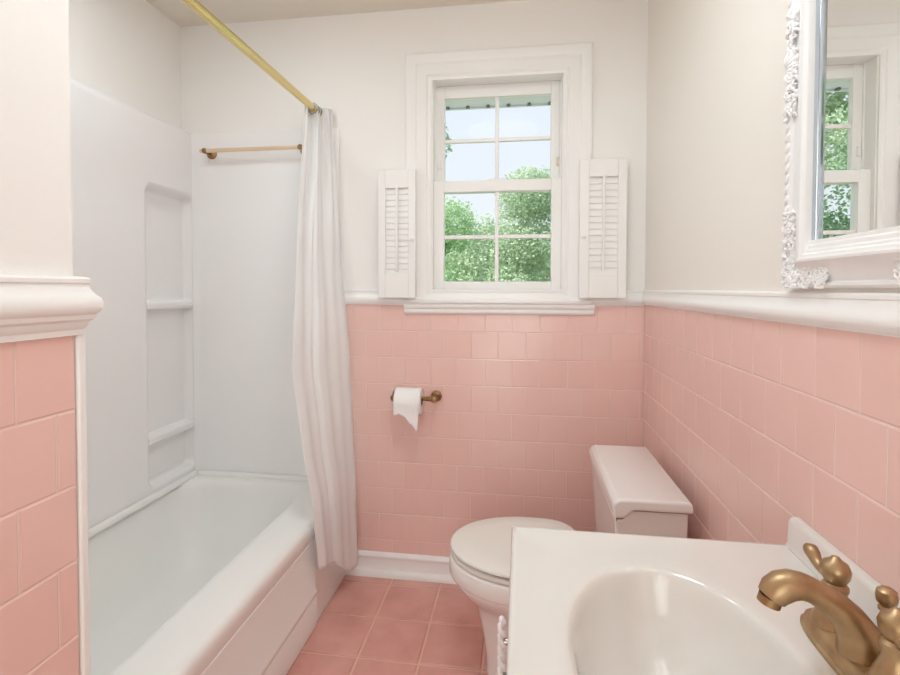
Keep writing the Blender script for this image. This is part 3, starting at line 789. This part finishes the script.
def light(name, typ, loc, power, size=.3, col=(1, 1, 1), rot=(0, 0, 0), shape='DISK', sy=None):
    l = bpy.data.lights.new(name, typ); l.energy = power; l.color = col
    if typ == 'AREA':
        l.shape = shape; l.size = size
        if sy: l.size_y = sy
    elif typ == 'POINT': l.shadow_soft_size = size
    o = bpy.data.objects.new(name, l); COL.objects.link(o); o.location = loc; o.rotation_euler = rot
    return o
light('ceiling_fill_light', 'AREA', (-.60, -1.15, ZC - .10), 6.2, .46, (.83, .937, 1))  # fill light below the added ceiling fitting
light('shower_fill_light', 'AREA', (-1.50, -.80, ZC - .03), 2.5, .20, (.83, .937, 1))  # fill light for the alcove, added over the tub
light('hall_fill_light', 'AREA', (-.55, -3.45, 1.12), 49, .95, (.83, .937, 1), (PI / 2, 0, PI), 'RECTANGLE', 1.9)  # added frontal fill behind the camera; the hall has no window
for y in (-1.59, -1.42, -1.25):
    light('vanity_fill_light', 'POINT', (-.15, y, 2.12), .26, .055, (.83, .937, 1))  # fill lights beside the added globes

# ------------------------------------------------------------------ outside
bm = bmesh.new(); box(bm, -40, 40, .5, 60, -.75, -.65)
link('ground', bm, 'lawn', kind='structure')
bm = bmesh.new(); box(bm, -8, 6, .15, 3.2, -.66, -.62)
link('ground_bounce_slab', bm, 'bounce_slab', kind='structure')  # unseen pale slab added to bounce sunlight up to the soffit
bm = bmesh.new(); box(bm, -6, AL - .12, .02, .14, -.7, 2.2); box(bm, .12, 6, .02, .14, -.7, 2.2); box(bm, AL - .12, .12, .02, .14, -.7, -.12)
link('wall_outside', bm, 'siding', kind='structure')
ev = empty('roof_eave', (-.575, .7, 2.19), 'pale roof eave seen through the top of the window', 'roof eave')
bm = bmesh.new(); box(bm, -6, 6, .141, .70, 2.178, 2.20)
link('soffit', bm, 'eave', ev)
bm = bmesh.new(); box(bm, -6, 6, .688, .705, 2.170, 2.36)
link('fascia', bm, 'eave', ev)
for k in range(14):
    bm = bmesh.new(); x = -1.30 + k * .108; prism(bm, [(x - .010, 2.168), (x + .010, 2.168), (x + .006, 2.1775), (x - .006, 2.1775)], 'y', .664, .687)
    link('hanger', bm, 'eave_dark', ev)
bm = bmesh.new(); box(bm, -6, 6, -8, .74, 2.46, 2.54)
link('roof', bm, 'siding', kind='structure')

def tree(name, x, y, z0, h, r, n, m, seed, label, cat, leaf=.05, squash=1.0, trunk=True, base=.1):
    rnd = random.Random(seed)
    t = empty(name, (x, y, z0), label, cat)
    bm = bmesh.new()
    blobs = []
    for k in range(16):
        zz = rnd.uniform(base, .92); wid = r * math.sin(PI * min(.97, .25 + zz * .68)) 
        a = rnd.uniform(0, 2 * PI); q = wid * math.sqrt(rnd.random()) * .75
        blobs.append((x + q * math.cos(a), y + q * math.sin(a) * squash, z0 + h * zz, r * rnd.uniform(.28, .5)))
    for k in range(n):
        bx_, by_, bz_, br = rnd.choice(blobs)
        th_ = rnd.uniform(0, 2 * PI); ct = rnd.uniform(-1, 1); st = math.sqrt(1 - ct * ct); rr_ = br * rnd.uniform(.55, 1.08)
        c = Vector((bx_ + rr_ * st * math.cos(th_), by_ + rr_ * st * math.sin(th_), bz_ + rr_ * ct))
        if c.z < -.6: continue
        L = leaf * rnd.uniform(.6, 1.3)
        d = Vector((rnd.gauss(0, 1), rnd.gauss(0, 1), rnd.gauss(-.3, .7))).normalized()
        s = d.cross(Vector((rnd.gauss(0, 1), rnd.gauss(0, 1), rnd.gauss(0, 1)))).normalized() * L * .32
        up_ = d.cross(s).normalized() * L * .1
        vs = [bm.verts.new(c - d * L * .5), bm.verts.new(c + s + up_), bm.verts.new(c + d * L * .5), bm.verts.new(c - s + up_)]
        bm.faces.new(vs)
    link('foliage', bm, m, t)
    bm = bmesh.new()
    if trunk:
        tube(bm, [(x, y, z0), (x + .05, y, z0 + h * .3), (x - .05, y + .05, z0 + h * .6), (x, y, z0 + h * .85)], [r * .09, r * .07, r * .05, r * .015], 10)
    for k in range(7):
        b_ = blobs[k]; tube(bm, [(x, y, z0 + h * rnd.uniform(.15, .45)), (b_[0], b_[1], b_[2])], [r * .03, r * .01], 6)
    link('trunk', bm, 'bark', t)
    return t
tree('broad_tree', -2.3, 8.4, -.65, 3.45, 1.35, 28000, 'leaf1', 11, 'bright green leafy tree behind the lower window pane nearest the shower curtain', 'tree', .062)
tree('tall_shrub', -.30, 6.6, -.65, 3.75, 1.25, 42000, 'leaf2', 12, 'tall grey-green bush whose twigs rise above the meeting rail of the window', 'bush', .055, trunk=False)
tree('garden_bush', -1.75, 4.4, -.65, 2.2, .80, 18000, 'leaf3', 13, 'deep green bush in front of the bright tree outside the window', 'bush', .044)
tree('garden_bush', .45, 4.2, -.65, 2.5, .85, 17000, 'leaf3', 15, 'deep green bush outside the edge of the lower window pane nearest the toilet', 'bush', .044)
tree('oak_tree', -6.6, 9.5, -.65, 7.8, 2.2, 20000, 'leaf2', 14, 'tall oak tree filling the window as the mirror shows it', 'tree', .11)
tree('garden_bush', -4.7, 5.8, -.65, 4.4, 1.35, 20000, 'leaf3', 21, 'deep green bush seen in the mirror through the lower window pane', 'bush', .07)
tree('maple_tree', -2.62, 5.9, -.65, 5.7, 1.05, 12000, 'leaf3', 16, 'leafy maple tree whose twigs reach into the top corner of the window', 'tree', .085, base=.66)
tree('hedge_tree', 2.4, 9.5, -.65, 4.6, 1.6, 14000, 'leaf1', 17, 'bright tree standing behind the deep green bush nearest the toilet', 'tree', .09)
tree('backdrop_tree', -1.0, 12.5, -.65, 4.1, 2.6, 26000, 'leaf2', 18, 'wide pale tree farthest away behind the other greenery', 'tree', .12)

for o in list(COL.objects):
    if o.name.startswith('garden_bush'): o['group'] = 'deep green bushes outside the window'
su = light('sun', 'SUN', (-5, -4, 9), 7.0, col=(1, .97, .92)); su.data.angle = .02
su.rotation_euler = Vector((5, 4, -9)).to_track_quat('-Z', 'Y').to_euler()
w = bpy.data.worlds.new('sky'); sc.world = w; w.use_nodes = True
nt = w.node_tree; bg = nt.nodes['Background']
tc = nt.nodes.new('ShaderNodeTexCoord'); sx = nt.nodes.new('ShaderNodeSeparateXYZ'); cr = nt.nodes.new('ShaderNodeValToRGB')
cr.color_ramp.elements[0].position = .0; cr.color_ramp.elements[0].color = srgb(240, 245, 250)
cr.color_ramp.elements[1].position = .6; cr.color_ramp.elements[1].color = srgb(220, 234, 250)
nt.links.new(tc.outputs['Generated'], sx.inputs[0]); nt.links.new(sx.outputs['Z'], cr.inputs[0]); nt.links.new(cr.outputs[0], bg.inputs[0])
bg.inputs[1].default_value = 1.0

# ------------------------------------------------------------------ camera
f, yaw, pit, roll, cy = 500.82, .140586, -.0247268, -.0019932, 301.146
cam = bpy.data.cameras.new('camera'); co = bpy.data.objects.new('camera', cam); COL.objects.link(co)
def R3(v):
    x, y, z = v
    c, s = math.cos(roll), math.sin(roll); x, z = c * x + s * z, -s * x + c * z
    c, s = math.cos(pit), math.sin(pit); y, z = c * y - s * z, s * y + c * z
    c, s = math.cos(yaw), math.sin(yaw); x, y = c * x - s * y, s * x + c * y
    return Vector((x, y, z))
ax, ay, az = R3((1, 0, 0)), R3((0, 0, 1)), R3((0, -1, 0))
m4 = Matrix((ax, ay, az)).transposed().to_4x4(); m4.translation = Vector((-.47366, -2.01937, 1.20036))
co.matrix_world = m4
cam.sensor_width = 36; cam.sensor_fit = 'HORIZONTAL'; cam.lens = f / 900 * 36
cam.shift_y = (cy - 337.5) / 900
cam.clip_start = .02
sc.camera = co
sc.cycles.diffuse_bounces = 8; sc.cycles.max_bounces = 14; sc.cycles.transparent_max_bounces = 16
sc.view_settings.view_transform = 'Standard'; sc.view_settings.look = 'None'
sc.view_settings.exposure = .08; sc.view_settings.gamma = 1; sc.view_settings.use_curve_mapping = False
